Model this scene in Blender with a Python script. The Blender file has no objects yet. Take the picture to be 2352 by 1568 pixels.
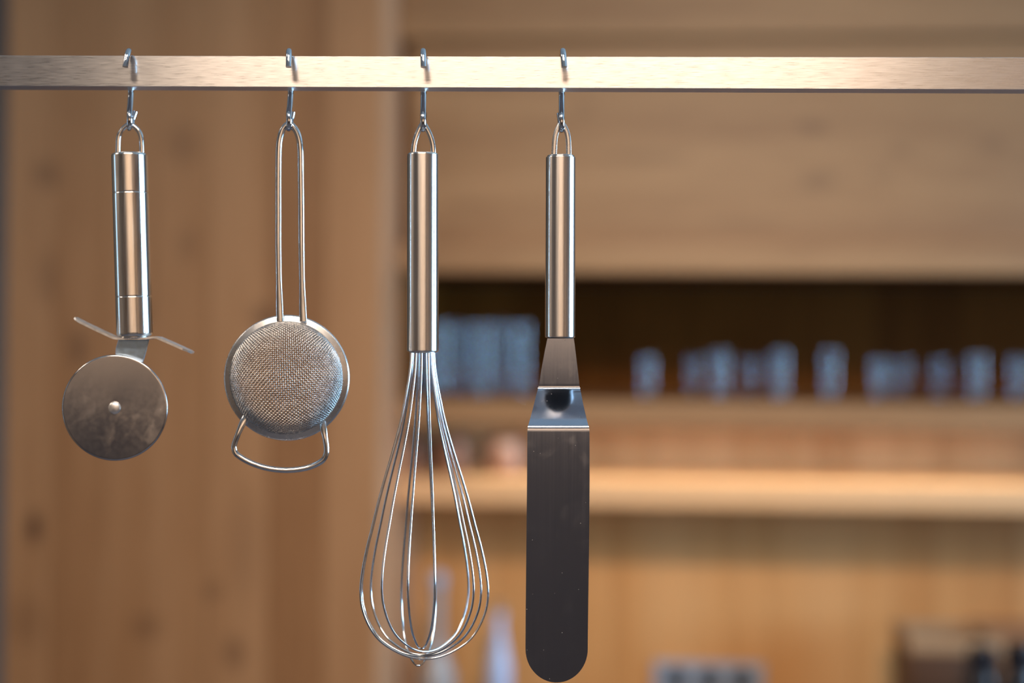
import bpy, bmesh, math, random
from mathutils import Vector, Matrix
random.seed(4)
sc = bpy.context.scene
COL = sc.collection

# ------------------------------------------------------------------ camera
F_PX, CX, CY = 3267.0, 1176.0, 784.0
CAM_Z = 1.72
YAW, ROLL = math.radians(4.0), math.radians(0.42)
cam_d = bpy.data.cameras.new('camera')
cam = bpy.data.objects.new('camera', cam_d)
COL.objects.link(cam)
cam_d.sensor_width = 36.0
cam_d.lens = 36.0 * F_PX / 2352.0
cam_d.clip_start = 0.02
cam_d.dof.use_dof = True
cam_d.dof.focus_distance = 0.818
cam_d.dof.aperture_fstop = 2.5
ROT = Matrix.Rotation(YAW, 3, 'Z') @ Matrix.Rotation(math.pi/2, 3, 'X') @ Matrix.Rotation(ROLL, 3, 'Z')
cam.matrix_world = Matrix.Translation((0, 0, CAM_Z)) @ ROT.to_4x4()
sc.camera = cam

# ------------------------------------------------------------------ world, light, exposure
w = bpy.data.worlds.new('world'); sc.world = w
w.use_nodes = True
w.node_tree.nodes['Background'].inputs[0].default_value = (0.45, 0.62, 0.9, 1)
w.node_tree.nodes['Background'].inputs[1].default_value = 1.0

def area(name, loc, direction, sx, sy, col, power, spread=180):
    l = bpy.data.lights.new(name, 'AREA'); l.shape = 'RECTANGLE'
    l.size = sx; l.size_y = sy; l.color = col; l.energy = power
    l.spread = math.radians(spread)
    o = bpy.data.objects.new(name, l); COL.objects.link(o)
    o.location = loc
    o.rotation_euler = Vector(direction).to_track_quat('-Z', 'Y').to_euler()
    return o
WARM = (1.0, 0.80, 0.62)
DAY = (0.38, 0.69, 1.0)
area('window_daylight_right', (2.94, 1.30, 1.78), (-1, 0, 0), 1.7, 1.15, DAY, 64, 112)
area('window_daylight_left', (-2.34, 0.9, 1.8), (1, 0, 0), 0.3, 1.3, DAY, 2.2)
area('ceiling_light_middle', (-0.17, -0.2, 2.77), (0, 0, -1), 1.06, 0.35, WARM, 27)
area('fill_light_left', (-1.7, 0.7, 2.77), (0, 0.1, -1), 0.5, 0.35, WARM, 11)  # unseen fill, added to warm the wood outside the bar's reflection
area('ceiling_light_key', (0.38, 0.55, 2.77), (-0.15, 2.75, -1.55), 0.5, 0.10, WARM, 5.0, 68)
area('fill_light_rear', (0.6, -2.9, 2.77), (0, -0.3, -1), 3.0, 0.25, WARM, 55)  # unseen wash, added to brighten the wall that the steel reflects
area('shelf_strip_light', (0.35, 3.03, 1.518), (0, 0.0, -1), 1.3, 0.02, (0.97, 1.0, 0.88), 1.5)

sc.view_settings.view_transform = 'Standard'
sc.view_settings.look = 'None'
sc.view_settings.exposure = 0.3
sc.view_settings.gamma = 1.0
sc.view_settings.use_curve_mapping = False
sc.cycles.use_denoising = True
sc.cycles.max_bounces = 8
sc.cycles.caustics_reflective = False
sc.cycles.caustics_refractive = False

# ------------------------------------------------------------------ geometry helpers
def P(px, py, d):
    """world point whose distance along the view axis is d"""
    v = Vector(((px - CX) * d / F_PX, -(py - CY) * d / F_PX, -d))
    return Vector((0, 0, CAM_Z)) + ROT @ v
def C2W(x, z, d):
    return Vector((0, 0, CAM_Z)) + ROT @ Vector((x, z, -d))
def K(px, py, Y):
    """world point on the plane y=Y"""
    r = ROT @ Vector(((px - CX), -(py - CY), -F_PX))
    t = Y / r.y
    return Vector((0, 0, CAM_Z)) + r * t
RIGHT, UP, BACK = ROT @ Vector((1, 0, 0)), ROT @ Vector((0, 1, 0)), ROT @ Vector((0, 0, -1))

def thing(name, label, cat, loc=(0, 0, 0), group=None):
    o = bpy.data.objects.new(name, None); COL.objects.link(o)
    o.location = loc; o['label'] = label; o['category'] = cat
    o.empty_display_size = 0.02
    if group: o['group'] = group
    return o
def tag(o, label, cat, group=None):
    o['label'] = label; o['category'] = cat
    if group: o['group'] = group
    return o
ORG = {}
def origin(o):
    v = Vector((0, 0, 0))
    while o is not None:
        v += o.location; o = o.parent
    return v
def fix_normals(me):
    bm = bmesh.new(); bm.from_mesh(me)
    bmesh.ops.recalc_face_normals(bm, faces=bm.faces[:])
    bm.to_mesh(me); bm.free()
def obj(name, geo, mat, parent=None, loc=None, smooth=True, recalc=True, **props):
    """geo = (verts in world coordinates, faces)"""
    verts, faces = geo
    o_loc = Vector(loc) if loc is not None else Vector((0, 0, 0))
    base = origin(parent) if parent else Vector((0, 0, 0))
    off = base + o_loc
    me = bpy.data.meshes.new(name)
    me.from_pydata([tuple(Vector(v) - off) for v in verts], [], faces)
    me.materials.append(mat)
    if recalc: fix_normals(me)
    if smooth:
        me.polygons.foreach_set('use_smooth', [True] * len(me.polygons))
    me.update()
    o = bpy.data.objects.new(name, me); COL.objects.link(o)
    o.location = o_loc
    if parent: o.parent = parent
    for k, v in props.items(): o[k] = v
    return o
def box_geo(x0, x1, y0, y1, z0, z1, bev=0.0):
    bm = bmesh.new()
    bmesh.ops.create_cube(bm, size=1.0)
    for v in bm.verts:
        v.co = ((x0 + x1)/2 + v.co.x*(x1 - x0), (y0 + y1)/2 + v.co.y*(y1 - y0), (z0 + z1)/2 + v.co.z*(z1 - z0))
    if bev > 0:
        bmesh.ops.bevel(bm, geom=bm.edges[:], offset=bev, segments=2, profile=0.7, affect='EDGES')
    bm.verts.ensure_lookup_table()
    g = ([v.co.copy() for v in bm.verts], [[v.index for v in f.verts] for f in bm.faces])
    bm.free()
    return g
def box(name, x0, x1, y0, y1, z0, z1, mat, parent=None, bev=0.002, **props):
    loc = None if parent else ((x0 + x1)/2, (y0 + y1)/2, z0)
    return obj(name, box_geo(x0, x1, y0, y1, z0, z1, bev), mat, parent, loc, smooth=False, **props)
def join(*geos):
    V, Fs = [], []
    for v, f in geos:
        n = len(V); V += list(v); Fs += [[i + n for i in q] for q in f]
    return V, Fs
def spline(pts, n=8):
    """Catmull-Rom through tuples"""
    pts = [Vector(p) for p in pts]
    out = []
    for i in range(len(pts) - 1):
        p0 = pts[max(i-1, 0)]; p1 = pts[i]; p2 = pts[i+1]; p3 = pts[min(i+2, len(pts)-1)]
        for k in range(n):
            t = k / n
            out.append(0.5*((2*p1) + (p2-p0)*t + (2*p0-5*p1+4*p2-p3)*t*t + (3*p1-p0-3*p2+p3)*t**3))
    out.append(pts[-1].copy())
    return out
def tube(pts, r, segs=12, radii=None, section=None, ref=None, caps=True):
    """sweep a circle (or a section [(a,b)..]) along world points. ref = fixed binormal for flat sections"""
    n = len(pts); V = []; Fs = []
    t = []
    for i in range(n):
        d = pts[min(i+1, n-1)] - pts[max(i-1, 0)]
        t.append(d.normalized())
    if ref is None:
        nrm = t[0].orthogonal().normalized()
    sec = section or [(math.cos(2*math.pi*k/segs), math.sin(2*math.pi*k/segs)) for k in range(segs)]
    m = len(sec)
    for i in range(n):
        if ref is not None:
            b = Vector(ref); b = (b - t[i]*b.dot(t[i])).normalized(); a = b.cross(t[i]).normalized()
        else:
            nrm = (nrm - t[i]*nrm.dot(t[i])).normalized(); a = nrm; b = t[i].cross(a)
        rr = radii[i] if radii else (r, r)
        if not isinstance(rr, tuple): rr = (rr, rr)
        for (u, v) in sec:
            V.append(pts[i] + a*u*rr[0] + b*v*rr[1])
    for i in range(n-1):
        for k in range(m):
            k2 = (k+1) % m
            Fs.append([i*m+k, i*m+k2, (i+1)*m+k2, (i+1)*m+k])
    if caps:
        # separate cap rings keep the end faces crisp
        for i, rev in ((0, True), (n-1, False)):
            base = len(V)
            V += [V[i*m+k].copy() for k in range(m)]
            q = list(range(base, base+m))
            Fs.append(q[::-1] if rev else q)
    return V, Fs
def lathe(profile, p0, axis, segs=48, ref=None, split=()):
    """profile [(radius, distance along axis)]"""
    ax = Vector(axis).normalized()
    a = ax.orthogonal().normalized() if ref is None else (Vector(ref) - ax*ax.dot(Vector(ref))).normalized()
    b = ax.cross(a)
    V = []; Fs = []; rings = []
    pr = [profile[0]]
    for (r0, h0), (r1, h1) in zip(profile[:-1], profile[1:]):
        ln = math.hypot(r1-r0, h1-h0)
        if ln > 0.0025:
            for t in (min(0.2, 0.0003/ln), 1-min(0.2, 0.0003/ln)):
                pr.append((r0+(r1-r0)*t, h0+(h1-h0)*t))
        pr.append((r1, h1))
    profile = pr
    for (r, h) in profile:
        if r < 1e-6:
            V.append(p0 + ax*h); rings.append([len(V)-1])
        else:
            s = len(V)
            for k in range(segs):
                th = 2*math.pi*k/segs
                V.append(p0 + ax*h + (a*math.cos(th) + b*math.sin(th))*r)
            rings.append(list(range(s, s+segs)))
    for i in range(len(rings)-1):
        A, B = rings[i], rings[i+1]
        if i in split: continue
        for k in range(segs):
            k2 = (k+1) % segs
            if len(A) == 1 and len(B) == 1: continue
            if len(A) == 1: Fs.append([A[0], B[k2], B[k]])
            elif len(B) == 1: Fs.append([A[k], A[k2], B[0]])
            else: Fs.append([A[k], A[k2], B[k2], B[k]])
    return V, Fs

# ------------------------------------------------------------------ materials
def mat_new(name):
    m = bpy.data.materials.new(name); m.use_nodes = True
    nt = m.node_tree; b = nt.nodes['Principled BSDF']
    return m, nt, b
def N(nt, typ, **kw):
    n = nt.nodes.new(typ)
    for k, v in kw.items(): setattr(n, k, v)
    return n
def wood(name, cols, axis='Z', rough=0.5, scale=1.0, seed=0.0, knots=None, contrast=1.0):
    m, nt, b = mat_new(name); L = nt.links
    tc = N(nt, 'ShaderNodeTexCoord'); oi = N(nt, 'ShaderNodeObjectInfo')
    mp = N(nt, 'ShaderNodeMapping')
    g = 0.55*scale; c = 6.0*scale
    s = {'X': (g, c, c), 'Z': (c, c, g)}[axis]
    mp.inputs['Scale'].default_value = s
    add = N(nt, 'ShaderNodeVectorMath', operation='ADD')
    sc3 = N(nt, 'ShaderNodeVectorMath', operation='SCALE'); sc3.inputs['Scale'].default_value = 17.0
    cmb = N(nt, 'ShaderNodeCombineXYZ')
    for i in range(3): L.new(oi.outputs['Random'], cmb.inputs[i])
    L.new(cmb.outputs[0], sc3.inputs[0])
    L.new(tc.outputs['Object'], add.inputs[0]); L.new(sc3.outputs[0], add.inputs[1])
    L.new(add.outputs[0], mp.inputs['Vector'])
    n1 = N(nt, 'ShaderNodeTexNoise', noise_dimensions='4D'); n1.inputs['W'].default_value = seed
    n1.inputs['Scale'].default_value = 1.6; n1.inputs['Detail'].default_value = 4; n1.inputs['Distortion'].default_value = 0.8
    n2 = N(nt, 'ShaderNodeTexNoise', noise_dimensions='4D'); n2.inputs['W'].default_value = seed+5
    n2.inputs['Scale'].default_value = 9.0; n2.inputs['Detail'].default_value = 5; n2.inputs['Distortion'].default_value = 1.5
    L.new(mp.outputs[0], n1.inputs['Vector']); L.new(mp.outputs[0], n2.inputs['Vector'])
    mx = N(nt, 'ShaderNodeMix', data_type='FLOAT'); mx.inputs[0].default_value = 0.3
    L.new(n1.outputs[0], mx.inputs[2]); L.new(n2.outputs[0], mx.inputs[3])
    ma = N(nt, 'ShaderNodeMath', operation='MULTIPLY_ADD')       # board-to-board tone
    ma.inputs[1].default_value = 0.22*contrast; L.new(oi.outputs['Random'], ma.inputs[0]); L.new(mx.outputs[0], ma.inputs[2])
    cr = N(nt, 'ShaderNodeValToRGB')
    cr.color_ramp.elements[0].position = 0.42; cr.color_ramp.elements[0].color = (*cols[0], 1)
    cr.color_ramp.elements[1].position = 0.80; cr.color_ramp.elements[1].color = (*cols[2], 1)
    e = cr.color_ramp.elements.new(0.60); e.color = (*cols[1], 1)
    L.new(ma.outputs[0], cr.inputs[0])
    last = cr.outputs[0]
    for (kx, kz, rx, rz, amt) in (knots or ()):     # knots: (x, z) in object coordinates, radii, darkness
        su = N(nt, 'ShaderNodeVectorMath', operation='SUBTRACT'); su.inputs[1].default_value = (kx, 0, kz)
        L.new(tc.outputs['Object'], su.inputs[0])
        wob = N(nt, 'ShaderNodeVectorMath', operation='MULTIPLY'); wob.inputs[1].default_value = (1/rx, 0, 1/rz)
        L.new(su.outputs[0], wob.inputs[0])
        ln = N(nt, 'ShaderNodeVectorMath', operation='LENGTH'); L.new(wob.outputs[0], ln.inputs[0])
        r2 = N(nt, 'ShaderNodeMapRange', interpolation_type='SMOOTHSTEP'); r2.inputs[1].default_value = 0.3; r2.inputs[2].default_value = 1.6
        r2.inputs[3].default_value = amt; r2.inputs[4].default_value = 0.0
        L.new(ln.outputs['Value'], r2.inputs[0])
        mk = N(nt, 'ShaderNodeMix', data_type='RGBA'); L.new(r2.outputs[0], mk.inputs[0])
        L.new(last, mk.inputs[6]); mk.inputs[7].default_value = (cols[0][0]*.30, cols[0][1]*.24, cols[0][2]*.22, 1)
        last = mk.outputs[2]
    L.new(last, b.inputs['Base Color'])
    b.inputs['Roughness'].default_value = rough
    bp = N(nt, 'ShaderNodeBump'); bp.inputs['Strength'].default_value = 0.15; bp.inputs['Distance'].default_value = 0.002
    L.new(n2.outputs[0], bp.inputs['Height']); L.new(bp.outputs[0], b.inputs['Normal'])
    return m
def plain(name, col, rough=0.6, metal=0.0, noise=0.08, scale=30.0):
    m, nt, b = mat_new(name); L = nt.links
    tc = N(nt, 'ShaderNodeTexCoord')
    n1 = N(nt, 'ShaderNodeTexNoise'); n1.inputs['Scale'].default_value = scale; n1.inputs['Detail'].default_value = 4
    L.new(tc.outputs['Object'], n1.inputs['Vector'])
    cr = N(nt, 'ShaderNodeValToRGB')
    cr.color_ramp.elements[0].position = 0.3; cr.color_ramp.elements[0].color = (*[c*(1-noise) for c in col], 1)
    cr.color_ramp.elements[1].position = 0.7; cr.color_ramp.elements[1].color = (*[min(1, c*(1+noise)) for c in col], 1)
    L.new(n1.outputs[0], cr.inputs[0]); L.new(cr.outputs[0], b.inputs['Base Color'])
    b.inputs['Roughness'].default_value = rough; b.inputs['Metallic'].default_value = metal
    return m
def metal(name, col, rough, aniso=0.0, tangent=None, brush=None, amount=0.1, rvar=0.05, bump=0.0, smudge=0.0):
    """steel; brush = (x,y,z) texture scale that is low along the brushing; tangent = direction in which highlights stretch"""
    m, nt, b = mat_new(name); L = nt.links
    b.inputs['Metallic'].default_value = 1.0
    b.inputs['Anisotropic'].default_value = aniso
    tc = N(nt, 'ShaderNodeTexCoord')
    mp = N(nt, 'ShaderNodeMapping'); mp.inputs['Scale'].default_value = brush or (300, 300, 300)
    L.new(tc.outputs['Object'], mp.inputs['Vector'])
    n1 = N(nt, 'ShaderNodeTexNoise'); n1.inputs['Scale'].default_value = 1.0; n1.inputs['Detail'].default_value = 3
    L.new(mp.outputs[0], n1.inputs['Vector'])
    lo = [c*(1-amount) for c in col]; hi = [min(1, c*(1+amount)) for c in col]
    cr = N(nt, 'ShaderNodeValToRGB')
    cr.color_ramp.elements[0].position = 0.3; cr.color_ramp.elements[0].color = (*lo, 1)
    cr.color_ramp.elements[1].position = 0.65; cr.color_ramp.elements[1].color = (*hi, 1)
    L.new(n1.outputs[0], cr.inputs[0]); L.new(cr.outputs[0], b.inputs['Base Color'])
    rr = N(nt, 'ShaderNodeMapRange'); rr.inputs[1].default_value = 0.3; rr.inputs[2].default_value = 0.7
    rr.inputs[3].default_value = rough - rvar; rr.inputs[4].default_value = rough + rvar
    L.new(n1.outputs[0], rr.inputs[0])
    out = rr.outputs[0]
    if smudge > 0:
        n3 = N(nt, 'ShaderNodeTexNoise'); n3.inputs['Scale'].default_value = 55; n3.inputs['Detail'].default_value = 6
        n3.inputs['Distortion'].default_value = 1.2
        L.new(tc.outputs['Object'], n3.inputs['Vector'])
        r3 = N(nt, 'ShaderNodeMapRange'); r3.inputs[1].default_value = 0.55; r3.inputs[2].default_value = 0.75
        r3.inputs[3].default_value = 0.0; r3.inputs[4].default_value = smudge
        L.new(n3.outputs[0], r3.inputs[0])
        ad = N(nt, 'ShaderNodeMath', operation='ADD'); L.new(out, ad.inputs[0]); L.new(r3.outputs[0], ad.inputs[1])
        out = ad.outputs[0]
    L.new(out, b.inputs['Roughness'])
    if tangent == 'radial':
        tg = N(nt, 'ShaderNodeTangent', direction_type='RADIAL', axis='Y'); L.new(tg.outputs[0], b.inputs['Tangent'])
    elif tangent:
        cx = N(nt, 'ShaderNodeCombineXYZ')
        for i in range(3): cx.inputs[i].default_value = tangent[i]
        L.new(cx.outputs[0], b.inputs['Tangent'])
    if bump:
        bp = N(nt, 'ShaderNodeBump'); bp.inputs['Strength'].default_value = bump; bp.inputs['Distance'].default_value = 0.0002
        L.new(n1.outputs[0], bp.inputs['Height']); L.new(bp.outputs[0], b.inputs['Normal'])
    return m
def glass_mat(name, col=(0.9, 0.95, 1.0), rough=0.0):
    m, nt, b = mat_new(name)
    b.inputs['Base Color'].default_value = (*col, 1); b.inputs['Roughness'].default_value = rough
    b.inputs['Transmission Weight'].default_value = 1.0; b.inputs['IOR'].default_value = 1.45
    return m

OAK = [(0.26, 0.103, 0.033), (0.345, 0.148, 0.053), (0.42, 0.195, 0.079)]
OAK_P = [(0.28, 0.130, 0.050), (0.36, 0.180, 0.073), (0.43, 0.225, 0.100)]
OAK_W = [(0.56, 0.235, 0.066), (0.67, 0.31, 0.100), (0.75, 0.375, 0.14)]
M_side = wood('oak_side', [(0.47, 0.205, 0.095), (0.58, 0.275, 0.138), (0.68, 0.345, 0.185)], 'Z', 0.5, seed=2.0)  # paler than the front boards: window light put into the side's colour
M_fas = wood('oak_horizontal', OAK_P, 'X', 0.5, seed=3.0)
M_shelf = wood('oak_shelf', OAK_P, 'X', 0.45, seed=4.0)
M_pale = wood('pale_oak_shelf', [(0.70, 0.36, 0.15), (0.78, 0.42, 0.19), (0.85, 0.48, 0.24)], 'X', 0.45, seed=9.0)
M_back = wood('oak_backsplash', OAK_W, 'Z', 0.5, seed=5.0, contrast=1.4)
M_back2 = wood('oak_lit_recess', [(0.56, 0.31, 0.135), (0.66, 0.40, 0.19), (0.74, 0.47, 0.24)], 'Z', 0.5, seed=5.0, contrast=1.4)  # same boards as M_back, recess light in the colour: yellower against red bounce
M_cab2 = wood('brown_board', OAK, 'X', 0.5, seed=12.0)
M_dark = wood('shaded_niche', [(0.095, 0.028, 0.003), (0.125, 0.040, 0.005), (0.16, 0.055, 0.008)], 'Z', 0.7, seed=6.0)  # shade under the cabinet put into the wood colour
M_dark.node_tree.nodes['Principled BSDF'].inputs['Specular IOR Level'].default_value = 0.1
M_pine = wood('pine', [(0.34, 0.19, 0.095), (0.41, 0.235, 0.12), (0.47, 0.28, 0.15)], 'X', 0.5, seed=7.0)
M_wall = plain('warm_plaster', (0.56, 0.47, 0.39), 0.9, scale=6)
M_umber = plain('umber_plaster', (0.16, 0.11, 0.075), 0.9, scale=6)
M_gray = plain('grey_plaster', (0.30, 0.36, 0.44), 0.9, scale=6)
M_ceil = plain('ceiling_paint', (0.8, 0.77, 0.72), 0.9, scale=4)
M_floor = plain('slate_floor', (0.085, 0.095, 0.125), 0.6, noise=0.3, scale=4)
M_black = plain('dark_furniture', (0.11, 0.10, 0.105), 0.5, scale=5)
M_stone = plain('dark_stone', (0.05, 0.05, 0.055), 0.35, noise=0.3, scale=40)
M_frame = plain('window_paint', (0.55, 0.55, 0.55), 0.5)
M_glassy = glass_mat('clear_glass')
M_copper = plain('copper', (0.27, 0.145, 0.10), 0.45, metal=0.5, scale=20)
M_plate = plain('outlet_plate', (0.36, 0.42, 0.52), 0.4)
M_hole = plain('outlet_black', (0.01, 0.01, 0.012), 0.6)
M_jar = plain('dark_jar', (0.012, 0.012, 0.018), 0.3)

STEEL = (0.78, 0.76, 0.74)
M_bar = metal('brushed_bar_steel', (0.82, 0.77, 0.73), 0.32, 0.9, (0, 0, 1), (110, 110, 3600), 0.12, 0.06, 0.12)
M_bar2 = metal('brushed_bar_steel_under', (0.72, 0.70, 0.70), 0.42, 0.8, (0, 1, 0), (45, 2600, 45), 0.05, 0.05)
M_hand = metal('brushed_handle_steel', (0.86, 0.81, 0.77), 0.25, 0.87, (0, 0, 1), (900, 900, 25), 0.03, 0.02)
M_hand2 = metal('polished_handle_steel', (0.86, 0.81, 0.76), 0.20, 0.83, (0, 0, 1), (700, 700, 40), 0.07, 0.05)
M_chrome = metal('chrome', (0.72, 0.74, 0.78), 0.06, rvar=0.02, amount=0.02)
M_wire = metal('wire_steel', (0.82, 0.82, 0.82), 0.14, rvar=0.04, amount=0.05)
M_mesh = metal('mesh_steel', (0.60, 0.575, 0.555), 0.25, rvar=0.05, amount=0.1)
M_rim = metal('rim_steel', (0.86, 0.85, 0.84), 0.27, rvar=0.02, amount=0.03, brush=(200, 200, 200))
M_blade = metal('mirror_blade_steel', (0.61, 0.66, 0.77), 0.11, rvar=0.015, amount=0.02, brush=(900, 900, 6), smudge=0.06)
def dust(m, scale, thr):
    nt = m.node_tree; L = nt.links; b = nt.nodes['Principled BSDF']
    tc = N(nt, 'ShaderNodeTexCoord'); vo = N(nt, 'ShaderNodeTexVoronoi'); vo.inputs['Scale'].default_value = scale
    L.new(tc.outputs['Object'], vo.inputs['Vector'])
    lt = N(nt, 'ShaderNodeMath', operation='LESS_THAN'); lt.inputs[1].default_value = thr; L.new(vo.outputs['Distance'], lt.inputs[0])
    sp_ = N(nt, 'ShaderNodeSeparateColor'); L.new(vo.outputs['Color'], sp_.inputs[0])
    g = N(nt, 'ShaderNodeMath', operation='GREATER_THAN'); g.inputs[1].default_value = 0.55; L.new(sp_.outputs[0], g.inputs[0])
    mu = N(nt, 'ShaderNodeMath', operation='MULTIPLY'); L.new(lt.outputs[0], mu.inputs[0]); L.new(g.outputs[0], mu.inputs[1])
    di = N(nt, 'ShaderNodeBsdfDiffuse'); di.inputs[0].default_value = (0.5, 0.48, 0.46, 1)
    ms = N(nt, 'ShaderNodeMixShader'); L.new(mu.outputs[0], ms.inputs[0]); L.new(b.outputs[0], ms.inputs[1]); L.new(di.outputs[0], ms.inputs[2])
    L.new(ms.outputs[0], nt.nodes['Material Output'].inputs['Surface'])
M_wheel = metal('wheel_steel', (0.72, 0.69, 0.68), 0.14, aniso=0.5, tangent='radial', rvar=0.02, amount=0.03, smudge=0.13)
dust(M_blade, 300.0, 0.055)
M_neck = metal('blue_neck_steel', (0.42, 0.56, 0.72), 0.38, rvar=0.08, amount=0.10, brush=(300, 300, 300), smudge=0.1)  # blue tint puts the window's reflection into the steel colour
M_rivet = metal('rivet_steel', (0.86, 0.84, 0.82), 0.42, rvar=0.05)

# ------------------------------------------------------------------ the room
def struct(name, x0, x1, y0, y1, z0, z1, mat, bev=0.0):
    o = box(name, x0, x1, y0, y1, z0, z1, mat, None, bev); o['kind'] = 'structure'; return o
XL, XR, YB, YF, ZC = -2.4, 3.0, 3.62, -3.6, 2.8
struct('floor', XL, XR, YF, YB, -0.1, 0, M_floor)
struct('ceiling', XL, XR, YF, YB, ZC, ZC+0.1, M_ceil)
struct('wall_back', XL-0.1, XR+0.1, YB, YB+0.1, 0, ZC, M_gray)
wl = struct('wall_left', XL-0.1, XL, YF, YB, 0, ZC, M_umber)
struct('wall_front', XL-0.1, XR+0.1, YF-0.1, YF, 0, ZC, M_wall)
# right wall with the window opening (y 0.25..2.85, z 0.95..2.55)
wr = bpy.data.objects.new('wall_right', None); COL.objects.link(wr); wr['kind'] = 'structure'
for g in ((YF, 0.25, 0, ZC), (2.85, YB, 0, ZC), (0.25, 2.85, 0, 0.95), (0.25, 2.85, 2.55, ZC)):
    box('wall_section', XR, XR+0.1, g[0], g[1], g[2], g[3], M_wall, wr, 0, kind='structure')
wn = bpy.data.objects.new('window_1', None); COL.objects.link(wn); wn['kind'] = 'structure'
for g in ((0.25, 0.30, 0.95, 2.55), (2.80, 2.85, 0.95, 2.55), (0.30, 2.80, 0.95, 1.0), (0.30, 2.80, 2.5, 2.55), (1.52, 1.58, 1.0, 2.5)):
    box('frame', XR-0.08, XR+0.05, g[0], g[1], g[2], g[3], M_frame, wn, 0.002, kind='structure')

# ---- tall cabinet on the left
TY = 2.75
xr = K(870, 784, TY).x
xl = K(14, 500, TY).x
tall = thing('tall_cabinet', 'tall knotty oak cabinet of vertical boards at left behind the rail', 'cabinet', ((xl+xr)/2, TY+0.3, 0))
def knot_list(spots, Y, org):
    out = []
    for px, py, rx, rz, amt in spots:
        k = K(px, py, Y) - Vector(org); out.append((k.x, k.z, rx*Y/F_PX, rz*Y/F_PX, amt))
    return out
M_cab = wood('oak_vertical', OAK, 'Z', 0.5, seed=1.0, contrast=1.3, knots=knot_list([(78,1212,17,36,.95),(180,800,20,48,.6),(105,400,36,34,.4),
    (110,640,24,60,.3),(325,715,22,36,.4),(420,330,40,50,.3),(430,560,26,40,.25),(607,727,34,30,.5),(488,1357,22,24,.35),(538,1500,26,40,.45),
    (335,1440,36,30,.35),(560,1250,40,120,.2),(60,1430,40,60,.25)], TY, tall.location))
box('carcass', xl, xr-0.0, TY+0.022, YB-0.01, 0.02, ZC-0.02, M_side, tall, 0.002)
edges = [0, 0.125, 0.27, 0.40, 0.55, 0.71, 0.86, 1.0]
for a, b_ in zip(edges[:-1], edges[1:]):
    x0 = xl + (xr-xl)*a; x1 = xl + (xr-xl)*b_
    box('board', x0+0.0006, x1-0.0006, TY, TY+0.022, 0.02, ZC-0.02, M_cab, tall, 0.0012)

# ---- wall cabinet with the long front and the dark niche under it
X0, X1 = xr + 0.001, 1.75
zf_bot = K(1500, 628, 2.98).z          # underside of the bottom rail
z_shelf_t = K(1500, 922, 3.0).z
z_shelf_b = K(1500, 983, 3.0).z
z_low_b = K(1500, 1164, 3.0).z
z_low_t = z_low_b + 0.052
zc0 = K(1500, 560, 2.98).z             # top of bottom rail
zc1 = K(1500, 86, 2.98).z              # underside of top rail
wc = thing('wall_cabinet', 'long horizontal oak cabinet front with the dark open niche of glasses below', 'cabinet', ((X0+X1)/2, 3.3, zf_bot))
M_door = wood('oak_door_front', OAK_P, 'X', 0.5, seed=8.0, knots=knot_list([(1866,292,34,16,.4),(1880,415,40,18,.4),(2068,345,24,14,.25),(2024,400,24,14,.2),
    (2280,330,34,16,.22),(1490,360,90,14,.25),(1340,250,26,20,.2),(1080,470,60,10,.2),(1700,510,90,12,.2)], 3.0, wc.location))
box('top_rail', X0, X1, 2.965, 3.03, zc1, ZC-0.02, M_fas, wc, 0.004)
box('bottom_rail', X0, X1, 2.965, 3.03, zf_bot, zc0, M_fas, wc, 0.006)
box('door', X0+0.02, X1, 3.005, 3.028, zc0-0.004, zc1+0.004, M_door, wc, 0.003)
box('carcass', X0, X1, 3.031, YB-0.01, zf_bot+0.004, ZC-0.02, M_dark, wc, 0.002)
# ---- niche: back and sides, the niche's shade put into their dark colour
un = wc
nb = 10
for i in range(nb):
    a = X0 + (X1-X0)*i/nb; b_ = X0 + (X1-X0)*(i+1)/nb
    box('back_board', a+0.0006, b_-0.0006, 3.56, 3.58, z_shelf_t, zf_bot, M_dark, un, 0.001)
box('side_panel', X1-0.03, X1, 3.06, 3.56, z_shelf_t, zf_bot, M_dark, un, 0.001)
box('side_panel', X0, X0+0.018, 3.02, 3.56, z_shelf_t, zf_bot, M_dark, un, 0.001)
# ---- shelves
sh = box('shelf', X0, X1, 3.0, 3.56, z_shelf_b, z_shelf_t, M_shelf, None, 0.003)
tag(sh, 'thick oak shelf carrying the row of drinking glasses', 'shelf')
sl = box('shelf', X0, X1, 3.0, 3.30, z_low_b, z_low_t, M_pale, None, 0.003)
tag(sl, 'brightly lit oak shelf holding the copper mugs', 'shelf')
# ---- backsplash of vertical boards
bs = bpy.data.objects.new('wall_panelling', None); COL.objects.link(bs); bs['kind'] = 'structure'
bs.location = ((X0+X1)/2, 3.31, 0.9)
nb = 24
for i in range(nb):
    a = X0 + (X1-X0)*i/nb; b_ = X0 + (X1-X0)*(i+1)/nb
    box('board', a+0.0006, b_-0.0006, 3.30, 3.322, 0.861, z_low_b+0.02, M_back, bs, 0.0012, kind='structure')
    box('board', a+0.0006, b_-0.0006, 3.30, 3.322, z_low_b+0.0205, z_shelf_b-0.0005, M_back2, bs, 0.0012, kind='structure')
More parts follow.
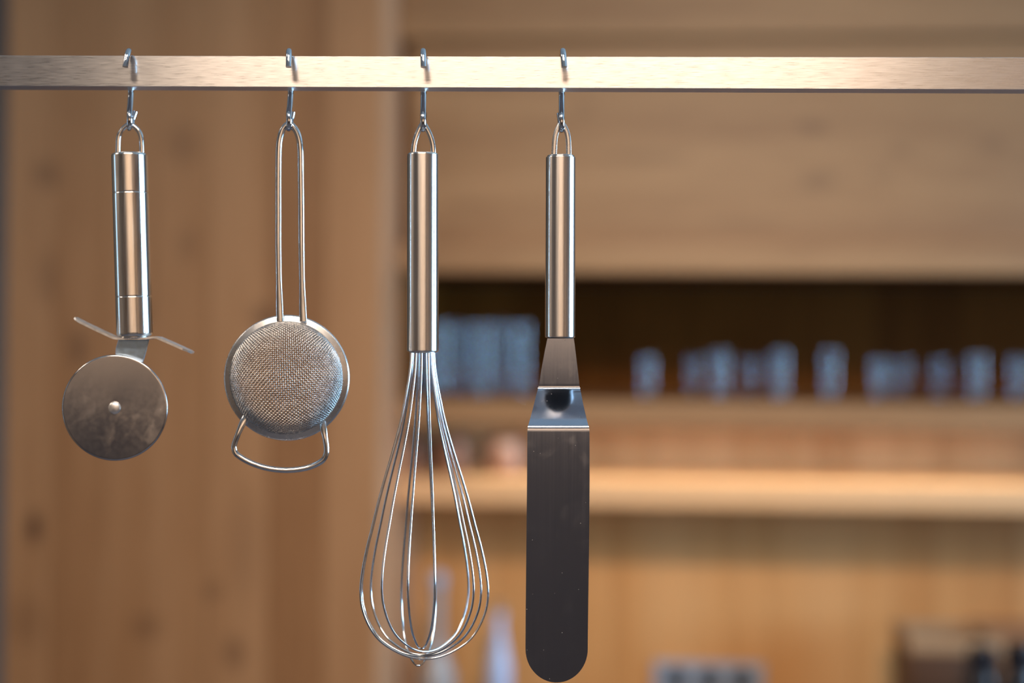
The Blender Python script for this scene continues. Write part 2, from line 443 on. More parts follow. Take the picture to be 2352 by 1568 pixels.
# ---- worktop and base cabinet
ct = box('worktop', X0, X1, 2.70, 3.298, 0.82, 0.86, M_stone, None, 0.003)
tag(ct, 'dark stone worktop below the wooden wall panelling', 'worktop')
bc = thing('base_cabinet', 'oak base cabinet under the dark stone worktop', 'cabinet', ((X0+X1)/2, 3.0, 0))
box('carcass', X0, X1, 2.74, 3.29, 0.08, 0.818, M_side, bc, 0.002)
for i in range(3):
    a = X0 + (X1-X0)*i/3; b_ = X0 + (X1-X0)*(i+1)/3
    d_ = box('door', a+0.002, b_-0.002, 2.718, 2.739, 0.09, 0.81, M_fas, bc, 0.002)
box('plinth', X0, X1, 2.80, 3.29, 0.0, 0.079, M_black, bc, 0.001)
# ---- unseen dark cabinet added behind the camera to darken the steel's reflections
sb = thing('reflection_cabinet', 'unseen dark cabinet added behind the camera to darken reflections in the steel', 'cabinet', (0.2, YF+0.25, 0))
box('carcass', -2.3, 2.9, YF+0.01, YF+0.5, 0, 1.52, M_black, sb, 0.004)
for i in range(5):
    a = -2.3 + 5.2*i/5
    box('door', a+0.003, a+5.2/5-0.003, YF+0.501, YF+0.52, 0.05, 1.49, M_black, sb, 0.003)

# ------------------------------------------------------------------ rail
D0 = 0.820
def DB(px): return D0 / (1 + (px-CX)*2.5e-5)
ZT = (784-130.4)*D0/F_PX
def bar_geo():
    A = P(-900, 126.0, DB(-900)); B = P(3100, 133.0, DB(3100))
    Ab = P(-900, 196.0, DB(-900)); Bb = P(3100, 208.2, DB(3100))
    up = ((A-Ab).normalized() + (B-Bb).normalized()).normalized()
    e1 = (B-A).normalized(); up = (up - e1*up.dot(e1)).normalized(); back = up.cross(e1).normalized()
    h = 0.0181; dp = 0.0130
    bm = bmesh.new()
    vs = [bm.verts.new(A + e1*s*(B-A).length - up*u*h + back*t*dp) for s in (0, 1) for u in (0, 1) for t in (0, 1)]
    for q in ((0,1,3,2), (4,6,7,5), (0,4,5,1), (2,3,7,6), (0,2,6,4), (1,5,7,3)):
        bm.faces.new([vs[i] for i in q])
    bmesh.ops.recalc_face_normals(bm, faces=bm.faces[:])
    bmesh.ops.bevel(bm, geom=bm.edges[:], offset=0.00025, segments=1, profile=0.5, affect='EDGES')
    bm.verts.ensure_lookup_table()
    g = ([v.co.copy() for v in bm.verts], [[v.index for v in f.verts] for f in bm.faces]); bm.free()
    return g, A, B, e1, up, back
bg, BA, BB, e1, bup, bback = bar_geo()
rail = thing('utensil_rail', 'long square brushed steel rail the utensils hang from', 'rail', (BA+BB)/2)
rb = obj('rail_bar', bg, M_bar, rail, smooth=False)
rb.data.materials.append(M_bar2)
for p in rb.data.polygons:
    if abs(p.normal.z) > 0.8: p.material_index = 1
for s in (0.03, 0.97):
    c = BA + (BB-BA)*s + bback*0.0065
    obj('ceiling_rod', tube([Vector((c.x, c.y, c.z-0.004)), Vector((c.x, c.y, ZC-0.002))], 0.005, 12), M_hand, rail)
    obj('ceiling_flange', lathe([(0, 0), (0.025, 0), (0.025, -0.006), (0.006, -0.012), (0, -0.012)], Vector((c.x, c.y, ZC-0.0005)), (0, 0, 1), 24), M_hand, rail)

# ------------------------------------------------------------------ S hooks
def hook(label, xt, xtop, xs, xb, xe):
    """px columns: front tip, top, stem leaving the rail, lowest point, rear tip"""
    prof = [(-7.6,-7.4,xt), (-6.7,-3.0,xt*.62+xtop*.38), (-5.5,0.4,xt*.3+xtop*.7), (-2.0,2.9,xtop), (3.5,3.5,xtop*.8+xs*.2), (9,3.2,(xtop+xs)/2), (13.2,2.2,xs),
            (15.6,-1,xs), (15.9,-8,xs), (15.9,-17,xs), (14.8,-21.5,(3*xs+xb)/4), (11,-26.5,(xs+xb)/2), (7.0,-31,xb), (5.4,-35,xb), (6.0,-38.7,xb),
            (9.2,-40.7,xb), (12.6,-38.9,(xb*2+xe)/3), (14.3,-35,(xb+xe)/2), (15.4,-30.0,xe)]
    d0 = DB(xt)
    pts = []
    for y, z, px in prof:
        d = d0 + y/1000
        pts.append(C2W((px-CX)*d/F_PX, ZT*d0/D0 + z/1000, d))
    g = tube(spline(pts, 6), 0.00175, 16)
    o = obj('s_hook', g, M_chrome, None, pts[4])
    tag(o, label, 'hook', 'chrome hooks on the rail')
hook('tilted chrome S-hook holding the pizza cutter, leftmost on the rail', 288, 296, 301, 298, 310)
hook('chrome S-hook on the rail holding the round mesh strainer', 663, 664, 668, 664, 672)
hook('chrome S-hook on the rail holding the balloon whisk', 973, 972, 973, 972, 974)
hook('chrome S-hook on the rail holding the offset spatula', 1296, 1293, 1290, 1290, 1285)

def DT(px): return DB(px) + 0.0090
def wire_px(pts, d, r_px, segs=12, n=6, section=None, rads=None, ref=None):
    w = [P(x, y, d if len(q) == 0 else d + q[0]/1000) for (x, y, *q) in pts]
    s = spline(w, n)
    r = r_px*d/F_PX
    radii = None
    if rads:
        radii = []
        m = len(pts)-1
        for i in range(len(s)):
            t = i/n; k = min(int(t), m-1); u = t-k
            a, b_ = rads[k], rads[k+1]
            radii.append(((a[0]*(1-u)+b_[0]*u)*d/F_PX, (a[1]*(1-u)+b_[1]*u)*d/F_PX))
    return tube(s, r, segs, radii=radii, section=section, ref=ref)

def handle_geo(top, bot, d, r_px, grooves=(), ends=(4, 4), cap=None):
    a = P(top[0], top[1], d); b_ = P(bot[0], bot[1], d)
    L = (b_-a).length; r = r_px*d/F_PX; u = d/F_PX
    e0, e1_ = ends[0]*u, ends[1]*u
    pr = [(0, 0.0), (r*0.55, 0.0), (r-e0, 0.0)]
    for k in range(1, 7):
        t = math.pi/2*k/6; pr.append((r-e0+e0*math.sin(t), e0-e0*math.cos(t)))
    for gy in grooves:
        h = gy*L
        pr += [(r, h-1.6*u), (r-0.1*u, h-1.5*u), (r-1.0*u, h), (r-0.1*u, h+1.5*u), (r, h+1.6*u)]
    for k in range(0, 7):
        t = math.pi/2*k/6; pr.append((r-e1_+e1_*math.cos(t), L-e1_+e1_*math.sin(t)))
    pr += [(r*0.5, L), (0, L)]
    return lathe(pr, a, b_-a, 64)

# ------------------------------------------------------------------ pizza cutter
d = DT(298)
pc = thing('pizza_cutter', 'steel pizza cutter with round wheel hanging from the leftmost hook', 'pizza cutter', P(298, 285, d))
obj('hanging_loop', wire_px([(271,372),(271.5,335),(273,314),(280,299),(289,290),(298,285),(308,290),(318,300),(324,314),(325.5,335),(326,372)], d, 5.6), M_wire, pc)
obj('handle', handle_geo((297.5,352), (309.5,773), d, 40.5, (0.217, 0.782), (7, 9)), M_hand2, pc)
obj('end_collar', lathe([(0,0),(0.0082,0),(0.0086,0.0006),(0.0082,0.0012),(0,0.0012)], P(309.6,772.5,d), P(309.7,776,d)-P(309.6,772.5,d), 40), M_rim, pc)
# thumb guard: thin bent strip seen edge-on
def guard():
    c = [(174,730,3.2),(180,734,5.0),(190,740,6.2),(225,757,6.8),(262,774,6.8),(268,776.3,6.8),(276,777.6,6.8),(310,777.8,6.8),(340,777.4,6.8),(350,775.6,6.8),(358,774.6,6.8),(366,775.6,6.8),(395,788,6.8),(425,801.5,6.2),(436,806,5.0),(443,810,3.0)]
    V = []; Fs = []
    th = 0.0006
    pw = [P(x, y, d) for x, y, _ in c]
    for i, (x, y, hw) in enumerate(c):
        t = (pw[min(i+1, len(c)-1)] - pw[max(i-1, 0)]).normalized()
        nn = BACK.cross(t).normalized()
        for (s, k) in ((-1, 1), (1, 1), (1, -1), (-1, -1)):
            V.append(pw[i] + BACK*(s*hw/1000) + nn*th*k)
    for i in range(len(c)-1):
        for k in range(4):
            k2 = (k+1) % 4
            Fs.append([i*4+k, (i+1)*4+k, (i+1)*4+k2, i*4+k2])
    Fs.append([0,1,2,3]); n = (len(c)-1)*4; Fs.append([n+3,n+2,n+1,n])
    return V, Fs
obj('thumb_guard', guard(), M_rivet, pc, smooth=False)
def plate(poly, d, th, bevel=0.0002, dd=None):
    """flat plate from pixel outline, facing the camera, front at depth d"""
    bm = bmesh.new()
    vs = [bm.verts.new(P(x, y, d)) for x, y in poly]
    f = bm.faces.new(vs)
    r = bmesh.ops.extrude_face_region(bm, geom=[f])
    for e in r['geom']:
        if isinstance(e, bmesh.types.BMVert): e.co += BACK*th
    bmesh.ops.recalc_face_normals(bm, faces=bm.faces[:])
    if bevel: bmesh.ops.bevel(bm, geom=bm.edges[:], offset=bevel, segments=1, affect='EDGES')
    bm.verts.ensure_lookup_table()
    g = ([v.co.copy() for v in bm.verts], [[v.index for v in q.verts] for q in bm.faces]); bm.free()
    return g
obj('neck_plate', plate([(272,779),(342,779),(336,804),(329,828),(318,860),(292,915),(281,945),(268,953),(254,946),(250,930),(258,880),(264,828),(266,800)], d-0.0016, 0.0016), M_neck, pc, smooth=False)
dw = d - 0.0046
R = 121.8*dw/F_PX
wc_ = P(264, 936, dw)
wh = lathe([(0,-0.0006),(0.2*R,-0.0006),(0.965*R,-0.0006),(0.98*R,-0.00055),(R,0.0),(0.98*R,0.00055),(0.965*R,0.0006),(0,0.0006)], Vector((0,0,0)), (0,1,0), 128)
wheel = bpy.data.meshes.new('wheel')
wheel.from_pydata([tuple(v) for v in wh[0]], [], wh[1]); wheel.materials.append(M_wheel)
wheel.polygons.foreach_set('use_smooth', [True]*len(wheel.polygons)); wheel.update()
wo = bpy.data.objects.new('wheel', wheel); COL.objects.link(wo); wo.parent = pc
wo.location = wc_ - pc.location; wo.rotation_euler = (math.radians(0.4), 0, YAW)
rr_ = 14.8*dw/F_PX
obj('rivet', lathe([(0,-0.0017),(rr_*0.45,-0.0016),(rr_*0.8,-0.0011),(rr_*0.97,-0.0004),(rr_,0.0),(0,0.0046)], wc_ - BACK*0.0005, BACK, 32), M_rivet, pc, label='pale domed rivet')

# ------------------------------------------------------------------ strainer
d = DT(662)
st = thing('strainer', 'small round fine-mesh steel strainer with long wire handle', 'strainer', P(664, 283, d))
hp = [(643,738),(642,700),(640.5,640),(639.5,560),(639.5,480),(639.5,400),(640.5,340),(644.5,312),(652,294),(664,285),(676,294),(685,311),(690,340),(691,400),(692,480),(692.5,560),(693.5,640),(695,700),(696.5,738)]
rad = [(8,3.2),(8,3.6),(6.6,5.2)] + [(7.3,7.3)]*13 + [(6.6,5.2),(8,3.6),(8.5,3.2)]
obj('wire_handle', wire_px(hp, d, 6.8, 14, 6, rads=rad, ref=BACK), M_wire, st)
dr = d + 0.0022
sc_ = P(658, 867.5, dr); u = dr/F_PX
Ro, Ri = 145*u, 127.5*u
prof = [(Ri+0.3*u, 0.0045), (Ri-0.2*u, 0.0015), (Ri+0.5*u, -0.0006), (Ri+2*u, -0.0009), (Ro-3*u, 0.0001), (Ro-0.8*u, 0.0008), (Ro, 0.0020), (Ro-0.6*u, 0.0034), (Ro-2.5*u, 0.0033), (Ri+2.5*u, 0.0020), (Ri+1.5*u, 0.0045), (Ri+0.3*u, 0.0045)]
obj('rim', lathe(prof, sc_, BACK, 128, ref=RIGHT), M_rim, st)
# woven dome: two families of wires crossing over and under
def woven():
    V = []; Fs = []
    Rm = Ri + 0.6*u; H = 0.0215; pitch = 4.45*u
    ang = math.radians(3)
    ca, sa = math.cos(ang), math.sin(ang)
    rho_max = 1.0
    Lg = Rm*1.32             # flat-cloth radius of the dome
    nline = int(Lg/pitch)
    wr = 0.00028
    def surf(a, b_):
        rho = math.hypot(a, b_)/Lg
        if rho > 1: rho = 1
        th = rho*math.pi/2*0.97
        r = Rm*math.sin(th)
        h = H*math.cos(th)**0.85 if math.cos(th) > 0 else 0
        k = r/(math.hypot(a, b_)+1e-9)
        x, z = a*k, b_*k
        x, z = x*ca - z*sa, x*sa + z*ca
        return sc_ + RIGHT*x + UP*z - BACK*(h-0.0005), th, (x, z, r)
    def normal(x, z, r, th):
        s = Vector((0, 0, 0))
        if r > 1e-7:
            s = (RIGHT*x + UP*z)/r
        return (s*math.sin(th)*H/Rm + -BACK*math.cos(th)).normalized() if r > 1e-7 else -BACK
    for fam in (0, 1):
        for i in range(-nline, nline+1):
            a0 = i*pitch
            half = math.sqrt(max(Lg*Lg - a0*a0, 0))
            m = int(half/pitch)
            if m < 1: continue
            pts = []; js = [k*0.5 for k in range(-2*m, 2*m+1)]
            for jj in js:
                b0 = jj*pitch
                p, th, (x, z, r) = surf(a0, b0) if fam == 0 else surf(b0, a0)
                nn = normal(x, z, r, th)
                amp = wr*1.15*math.cos(math.pi*(jj + i + fam))
                pts.append((p + nn*amp, nn))
            base = len(V)
            for q, (p, nn) in enumerate(pts):
                t = (pts[min(q+1, len(pts)-1)][0] - pts[max(q-1, 0)][0]).normalized()
                s = t.cross(nn).normalized(); nn2 = s.cross(t)
                for (cu, cv) in ((1, 0), (0.3, 0.95), (-0.8, 0.6), (-0.8, -0.6), (0.3, -0.95)):
                    V.append(p + s*(cv*wr) + nn2*(cu*wr))
            for q in range(len(pts)-1):
                for k in range(5):
                    k2 = (k+1) % 5
                    Fs.append([base+q*5+k, base+q*5+k2, base+(q+1)*5+k2, base+(q+1)*5+k])
    return V, Fs
obj('wire_mesh', woven(), M_mesh, st, kind='stuff')
fp = [(566,955,1.0),(557,972,0.2),(547,996,0),(539,1018,0),(538,1030,0),(545,1044,0),(575,1062,0),(615,1075,0),(660,1079.5,0),(705,1074,0),(737,1060,0),(748,1046,0),(750,1028,0),(747,1005,0),(743,985,0.2),(740,968,1.0)]
rad = [(7.5,3.0),(8,4.0)] + [(6.6,6.6)]*12 + [(8,4.0),(8,3.0)]
obj('support_loop', wire_px([(x, y, q-1.6) for x, y, q in fp], dr, 6.6, 14, 6, rads=rad, ref=BACK), M_wire, st)

# ------------------------------------------------------------------ whisk
d = DT(972)
wk = thing('balloon_whisk', 'steel balloon whisk with wire loops and smooth cylindrical handle', 'whisk', P(972, 284, d))
obj('hanging_loop', wire_px([(948.5,372),(951,335),(956,314),(963,297),(972,284),(981,296),(989,313),(994.5,335),(995.5,372)], d, 6, rads=[(6,4)]*9, ref=BACK), M_wire, wk)
obj('handle', handle_geo((971.5,352), (971,808), d, 36.6, (), (5, 4)), M_hand, wk)
obj('end_cap', lathe([(0,0),(0.0079,0),(0.0079,0.0008),(0,0.0008)], P(971,807,d), P(971,812,d)-P(971,807,d), 40), M_rim, wk)
U = [(800,.165),(850,.19),(900,.245),(964,.335),(1030,.46),(1092,.59),(1150,.705),(1204,.80),(1260,.90),(1316,.975),(1362,1.0),(1400,.965),(1440,.85),(1470,.69),(1492,.47),(1506,.24),(1511,0.0)]
def loop(xl, xr, ytop_l, ytop_r, yb, depth_l, depth_r, tilt=0.0):
    """one bent wire: left and right extents in px, entry columns, lowest row, and how far each side stands behind (+) the axis in mm"""
    cx = (xl+xr)/2; hw = (xr-xl)/2; ax = 971
    s = (yb-800)/711.0
    left = []; right = []
    for (y, uu) in U:
        yy = 800 + (y-800)*s
        t = max(0.0, (yy-800)/(yb-800))
        c = ax + (cx-ax)*min(1, t*1.6)
        wgt = (uu-0.165)/0.835 if y < 1362 else uu
        # entry columns blend to the balloon profile
        if y < 1362:
            xL = ytop_l + ((cx-hw)-ytop_l)*max(0, (uu-.165)/.835)
            xR = ytop_r + ((cx+hw)-ytop_r)*max(0, (uu-.165)/.835)
        else:
            xL = cx - hw*uu; xR = cx + hw*uu
        k = max(uu, 0.0)
        left.append((xL, yy, depth_l*k)); right.append((xR, yy, depth_r*k))
    right[-1] = (cx+tilt, yb, 0)
    pts = left[:-1] + [(cx+tilt, yb, 0)] + right[:-1][::-1]
    return wire_px(pts, d, 2.55, 10, 5)
for args in ((828, 1121, 945, 996, 1513, -8, 8), (831, 1105, 946, 993, 1507, 12, -12), (852, 1088, 949, 990, 1503, 22, -20),
             (877, 1076, 956, 988, 1496, -28, 28), (937, 999, 969, 984, 1489, -35, -35), (922, 1000, 962, 978, 1528, 34, 34, -1)):
    obj('wire_loop', loop(*args), M_wire, wk)

# ------------------------------------------------------------------ offset spatula
d = DT(1289)
sp = thing('offset_spatula', 'long-bladed steel offset spatula hanging from the rightmost hook', 'spatula', P(1290, 284, d))
sec = [(1,0.6),(0.85,1),(-0.85,1),(-1,0.6),(-1,-0.6),(-0.85,-1),(0.85,-1),(1,-0.6)]
obj('hanging_loop', wire_px([(1272,372),(1273.5,335),(1276,312),(1282,294),(1289.5,284),(1298,294),(1304,311),(1306,335),(1306,372)], d, 6, rads=[(6,3.4)]*9, section=sec, ref=BACK), M_rim, sp)
obj('handle', handle_geo((1288,361), (1286.5,775), d, 34.6, (), (2.0, 2.5)), M_hand, sp)
obj('end_shade_disc', lathe([(0,0),(0.0080,0),(0.0080,0.0003),(0,0.0003)], P(1286.5,775.5,d), P(1286.5,777,d)-P(1286.5,775.5,d), 40), M_hole, sp, label='black disc for the unlit end of the handle')  # shade of the handle end as a black disc, mirrored in the blade
obj('top_cap', lathe([(0,0),(0.0078,0),(0.0080,0.0004),(0.0080,0.0012),(0,0.0012)], P(1288,357.3,d), P(1288,363,d)-P(1288,357.3,d), 40), M_wire, sp)
def blade():
    rows = []   # (y, xl, xr, depth mm)
    rows += [(768,1259,1317,4.2),(777,1257.5,1318,4.25),(800,1252.5,1321,4.4),(840,1245,1326,4.6),(880,1238.5,1330.5,4.82),(886,1237.5,1331.2,4.85)]
    rows += [(889,1236.5,1331.8,4.9),(892,1235.7,1332.3,4.6),(895,1235,1333,4.0),(898,1234,1333.8,3.3)]
    rows += [(902,1233,1334.6,2.3),(930,1226,1340,-4.9),(960,1218,1347,-12.6),(972,1214.5,1350,-15.6)]
    rows += [(975,1213.6,1351,-16.2),(978,1213,1351.8,-16.7),(981,1212.4,1352.6,-17.05),(984,1212,1353.3,-17.25),(987,1211.5,1353.7,-17.3)]
    rows += [(992,1211.2,1354,-17.3),(1100,1210.5,1354.3,-17.1),(1250,1209,1353,-16.8),(1400,1207.5,1351,-16.5),(1480,1207,1350,-16.3)]
    cx, hw, y0, H = 1278.5, 71.5, 1490, 77
    for k in range(0, 15):
        t = math.pi/2*k/15
        rows.append((y0+H*math.sin(t), cx-hw*math.cos(t), cx+hw*math.cos(t), -16.3))
    rows.append((y0+H*0.9985, cx-3, cx+3, -16.3))
    M = 8
    V = []; Fs = []
    th = 0.0009
    ctr = [P((a+b_)/2, y, d+q/1000) for y, a, b_, q in rows]
    for side in (0, 1):
        for i, (y, a, b_, q) in enumerate(rows):
            t = (ctr[min(i+1, len(rows)-1)] - ctr[max(i-1, 0)])
            t = (t - RIGHT*t.dot(RIGHT)).normalized()
            nn = RIGHT.cross(t).normalized()          # points to the camera or away
            if nn.dot(BACK) < 0: nn = -nn
            for k in range(M+1):
                s = k/M
                V.append(P(a+(b_-a)*s, y, d+q/1000) + nn*(th*side))
    nr = len(rows); W = M+1; off = nr*W
    for i in range(nr-1):
        for k in range(M):
            Fs.append([i*W+k, (i+1)*W+k, (i+1)*W+k+1, i*W+k+1])
            Fs.append([off+i*W+k, off+i*W+k+1, off+(i+1)*W+k+1, off+(i+1)*W+k])
    # edge strip with its own vertices: crisp bright edge
    ring = [i*W for i in range(nr)] + [(nr-1)*W+k for k in range(1, W)] + [i*W+M for i in range(nr-2, -1, -1)] + [k for k in range(M-1, 0, -1)]
    b0 = len(V)
    for r_ in ring: V.append(V[r_].copy())
    for r_ in ring: V.append(V[off+r_].copy())
    m = len(ring)
    for k in range(m):
        k2 = (k+1) % m
        Fs.append([b0+k, b0+m+k, b0+m+k2, b0+k2])
    return V, Fs
obj('blade', blade(), M_blade, sp)

# ------------------------------------------------------------------ glasses on the dark shelf
def glass_geo(kind, h, r):
    if kind == 'tumbler':
        o = [(0,0),(r*0.80,0),(r*0.86,0.004),(r*0.93,h*0.4),(r,h),(r-0.0012,h),(r*0.93-0.0012,h*0.4),(r*0.86-0.0012,0.010),(r*0.78,0.007),(0,0.007)]
    elif kind == 'flute':
        o = [(0,0),(r*0.9,0),(r*0.92,0.002),(0.006,0.006),(0.004,h*0.18),(0.004,h*0.26),(r*0.55,h*0.34),(r*0.95,h*0.55),(r,h*0.75),(r*0.85,h),
             (r*0.85-0.0012,h),(r-0.0013,h*0.75),(r*0.95-0.0014,h*0.55),(r*0.5,h*0.36),(0,h*0.30)]
    else:
        o = [(0,0),(r*0.85,0),(r*0.87,0.002),(0.006,0.007),(0.0045,h*0.28),(0.006,h*0.38),(r*0.7,h*0.46),(r,h*0.64),(r*0.86,h),
             (r*0.86-0.0013,h),(r-0.0014,h*0.64),(r*0.68,h*0.48),(0,h*0.41)]
    return lathe(o, Vector((0,0,0)), (0,0,1), 32)
protos = {}
def glass(px, top_px, Y, kind, r, label, group):
    p = K(px, 800, Y)
    ztop = K(px, top_px, Y).z
    h = ztop - z_shelf_t
    key = (kind, round(h, 2), r)
    if key not in protos:
        v, f = glass_geo(kind, h, r)
        me = bpy.data.meshes.new('drinking_glass'); me.from_pydata([tuple(q) for q in v], [], f)
        me.materials.append(M_glassy); fix_normals(me); me.polygons.foreach_set('use_smooth', [True]*len(me.polygons)); me.update()
        protos[key] = me
    o = bpy.data.objects.new('drinking_glass', protos[key]); COL.objects.link(o)
    o.location = (p.x, Y, z_shelf_t + 0.0003)
    tag(o, label, 'glass', group)
GT = 'tall glasses at the left of the shelf'
for px, Y, lb in ((962, 3.12, 'tall clear glass at the far left end of the shelf, partly behind the whisk handle'),
              (1012, 3.09, 'tall clear glass just right of the whisk handle on the shelf'),
              (1060, 3.22, 'tall clear glass set back between two brighter tall glasses'),
              (1108, 3.09, 'tall clear bright glass midway between whisk handle and spatula handle'),
              (1154, 3.24, 'tall clear dim glass, second from right of the tall group'),
              (1200, 3.10, 'tall clear glass standing alone just left of the spatula handle')):
    glass(px, 742, Y, 'tumbler', 0.0215 if Y < 3.15 else 0.0165, lb, GT)
GS = 'small glasses along the shelf'
for i, (px, Y, tp, r, lb) in enumerate((
        (1488, 3.10, 820, 0.024, 'small clear glass with a pale blue glint, leftmost of the long row'),
        (1594, 3.24, 822, 0.023, 'dim small glass close behind the brighter third one'),
        (1655, 3.10, 808, 0.025, 'small clear glass with a long bright blue glint, third of the row'),
        (1725, 3.26, 822, 0.023, 'dim small glass between the two brightest blue glints'),
        (1793, 3.10, 806, 0.025, 'small clear glass with the brightest blue glint, middle of the row'),
        (1908, 3.12, 808, 0.025, 'small clear glass with a violet blue glint right of the brightest one'),
        (2020, 3.14, 822, 0.024, 'small clear glass with a faint violet glint'),
        (2076, 3.28, 826, 0.023, 'small clear glass with a small round warm glint near its base'),
        (2160, 3.18, 822, 0.024, 'dark nearly invisible small glass between two warm glints'),
        (2246, 3.12, 816, 0.026, 'small clear glass with the brighter round warm glint'),
        (2338, 3.16, 822, 0.024, 'small clear glass cut by the right edge of the picture'))):
    glass(px, tp, Y, 'tumbler', r*0.85, lb, GS)

# ------------------------------------------------------------------ copper mugs on the lower shelf
def mug(px, Y, r, h, label):
    p = K(px, 1050, Y)
    base = Vector((p.x, Y, z_low_t + 0.0003))
    t = thing('copper_mug', label, 'mug', base, 'copper mugs on the lit shelf')
    obj('cup', lathe([(0,0),(r*0.86,0),(r*0.93,0.003),(r,h*0.35),(r,h*0.7),(r*0.94,h-0.002),(r*0.94,h),(r*0.92,h),(r*0.97,h*0.6),(r*0.88,0.006),(0,0.005)], base, (0,0,1), 40), M_copper, t)
    pts = [base + Vector((r*0.96, 0.0, h*0.82)), base + Vector((r*1.35, 0.004, h*0.80)), base + Vector((r*1.55, 0.005, h*0.5)), base + Vector((r*1.3, 0.004, h*0.2)), base + Vector((r*0.94, 0.0, h*0.18))]
    obj('ear_handle', tube(spline(pts, 5), 0.003, 10), M_copper, t)
hm = K(1150, 1006, 3.13).z - z_low_t
mug(1158, 3.13, 0.044, hm, 'bright copper mug right beside the spatula blade')
mug(1042, 3.16, 0.042, hm*0.98, 'dim copper mug seen through the whisk wires')
mug(950, 3.18, 0.030, hm*0.9, 'small dark copper mug at the far left of the shelf')

# ------------------------------------------------------------------ socket outlet on the panelling
p0 = K(1502, 1516, 3.30); p1 = K(1754, 1516, 3.30)
zt = p0.z; ow = p1.x - p0.x; oh = 0.078
ol = thing('socket_outlet', 'triple grey socket outlet mounted on the wooden wall panelling', 'socket', ((p0.x+p1.x)/2, 3.296, zt-oh))
box('face_plate', p0.x, p1.x, 3.290, 3.2995, zt-oh, zt, M_plate, ol, 0.004)
for i in range(3):
    cx = K(1553 + 75*i, 1555, 3.29).x
    cz = zt - oh/2 - 0.001
    fr = lathe([(0,0.002),(0.026,0.002),(0.028,0.0),(0.031,-0.002),(0.033,0.0),(0.033,0.003),(0,0.003)], Vector((cx, 3.2888, cz)), (0,1,0), 32)
    f = obj('socket', fr, M_plate, ol)
    obj('recess', lathe([(0,0),(0.0235,0),(0.0235,0.0012),(0,0.0012)], Vector((cx, 3.2885, cz)), (0,1,0), 28), M_hole, f)

# ------------------------------------------------------------------ bottles on the worktop
def bottle(px, top_px, Y, r, shoulder, label, mat, neck=0.014):
    p = K(px, 1400, Y); zt = K(px, top_px, Y).z; b = Vector((p.x, Y, 0.8603)); h = zt - b.z; hs = h*shoulder
    t = thing('glass_bottle', label, 'bottle', b, 'glass bottles on the worktop')
    obj('body', lathe([(0,0),(r*.95,0),(r,0.004),(r,hs),(r*.8,hs+0.02),(neck*1.3,hs+0.06),(neck,hs+0.08),(neck,h-0.012),(neck+.003,h-0.012),(neck+.003,h-0.002),(neck,h-0.001),
        (neck-.003,h-0.001),(neck-.003,hs+0.08),(r*.75,hs+0.017),(r-.003,hs-0.002),(r-.003,0.008),(0,0.006)], b, (0,0,1), 40), mat, t)
    return t, b, h
M_bg = glass_mat('bottle_glass', (0.92, 0.93, 0.96), 0.05)
def frosted(name, col, tr):
    m, nt, b = mat_new(name); b.inputs['Base Color'].default_value = (*col, 1); b.inputs['Roughness'].default_value = 0.25
    b.inputs['Transmission Weight'].default_value = tr; return m
M_fr1 = frosted('frosted_bottle_glass', (0.80, 0.72, 0.68), 0.55)
M_fr2 = frosted('bluish_bottle_glass', (0.62, 0.70, 0.95), 0.15)
t, b, h = bottle(1004, 1345, 3.05, 0.040, 0.42, 'frosted whitish bottle with a pale round stopper, behind the whisk', M_fr1)
obj('stopper', lathe([(0,0),(0.010,0),(0.010,0.012),(0.0165,0.014),(0.018,0.024),(0.0165,0.036),(0.010,0.041),(0,0.042)], b+Vector((0,0,h-0.011)), (0,0,1), 28), M_plate, t, label='pale rounded stopper')
t, b, h = bottle(1146, 1405, 3.12, 0.027, 0.56, 'slender pale blue bottle with a wooden stopper beside the spatula tip', M_fr2, 0.011)
obj('stopper', lathe([(0,0),(0.010,0),(0.010,0.010),(0.014,0.012),(0.014,0.028),(0,0.030)], b+Vector((0,0,h-0.009)), (0,0,1), 28), M_pine, t)

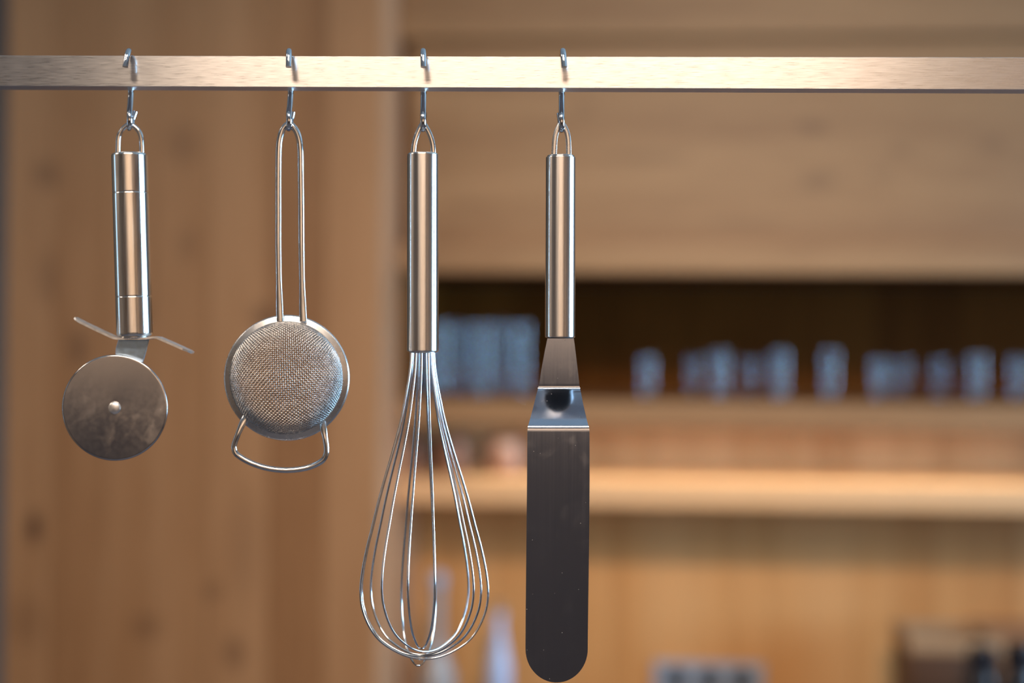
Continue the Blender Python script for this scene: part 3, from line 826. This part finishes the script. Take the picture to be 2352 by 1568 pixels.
# ------------------------------------------------------------------ wooden crate, leaning board and dark jars at lower right
Y = 2.95
M_walnut = wood('walnut', [(0.08, 0.04, 0.022), (0.11, 0.055, 0.032), (0.15, 0.08, 0.05)], 'X', 0.5, seed=11.0)
a = K(2092, 1468, Y); c = K(2300, 1468, Y)
cr_ = thing('wooden_crate', 'dark wooden crate with a pale top rim in the lower right corner', 'crate', ((a.x+c.x)/2, Y+0.08, 0.8603))
zt = K(2150, 1466, Y).z
zr = zt - 0.030
for k in range(3):
    hh = (zr-0.862)/3
    for y0 in (Y, Y+0.168):
        box('slat', a.x, c.x, y0, y0+0.012, 0.862+hh*k+0.002, 0.862+hh*(k+1)-0.002, M_walnut, cr_, 0.001)
for x in (a.x, c.x-0.014):
    box('end_panel', x, x+0.014, Y+0.0125, Y+0.1675, 0.8605, zr-0.0005, M_walnut, cr_, 0.001)
for y0, y1 in ((Y-0.004, Y+0.016), (Y+0.164, Y+0.184)):
    box('rim', a.x-0.004, c.x+0.004, y0, y1, zr, zt, M_pine, cr_, 0.003)
for x in (a.x-0.004, c.x-0.016):
    box('rim', x, x+0.020, Y+0.0163, Y+0.1637, zr, zt, M_pine, cr_, 0.003)
box('base_board', a.x+0.0145, c.x-0.0145, Y+0.0125, Y+0.1675, 0.8605, 0.870, M_walnut, cr_, 0.001)
# chopping board leaning on the panelling behind the crate
p = K(2235, 1428, 3.24); q = K(2530, 1428, 3.24)
bd = thing('chopping_board', 'brown wooden chopping board leaning on the wall behind the crate', 'chopping board', ((p.x+q.x)/2, 3.25, 0.8605))
hb = p.z - 0.8605; wb = (q.x-p.x)/2
g = box_geo(-wb, wb, -0.011, 0.011, 0.0, hb, 0.006)
rot = Matrix.Rotation(math.radians(-6), 3, 'X')
obj('board', ([rot @ v + bd.location for v in g[0]], g[1]), M_cab2, bd)
for px, tp, r, Yj, lb in ((2256, 1486, 0.031, 2.86, 'black jar standing in front of the wooden crate'), (2346, 1478, 0.034, 2.84, 'black jar cut by the right edge of the picture')):
    p = K(px, tp, Yj); b = Vector((p.x, Yj, 0.8603)); h = p.z - b.z
    t = thing('spice_jar', lb, 'jar', b, 'black jars by the crate')
    obj('body', lathe([(0,0),(r*.95,0),(r,0.004),(r,h*0.74),(r*.8,h*0.82),(r*.8,h*.84),(0,h*.84)], b, (0,0,1), 36), M_jar, t)
    obj('lid', lathe([(0,h*.842),(r*.88,h*.842),(r*.9,h*.85),(r*.9,h*.98),(r*.86,h),(0,h)], b, (0,0,1), 36), M_jar, t)
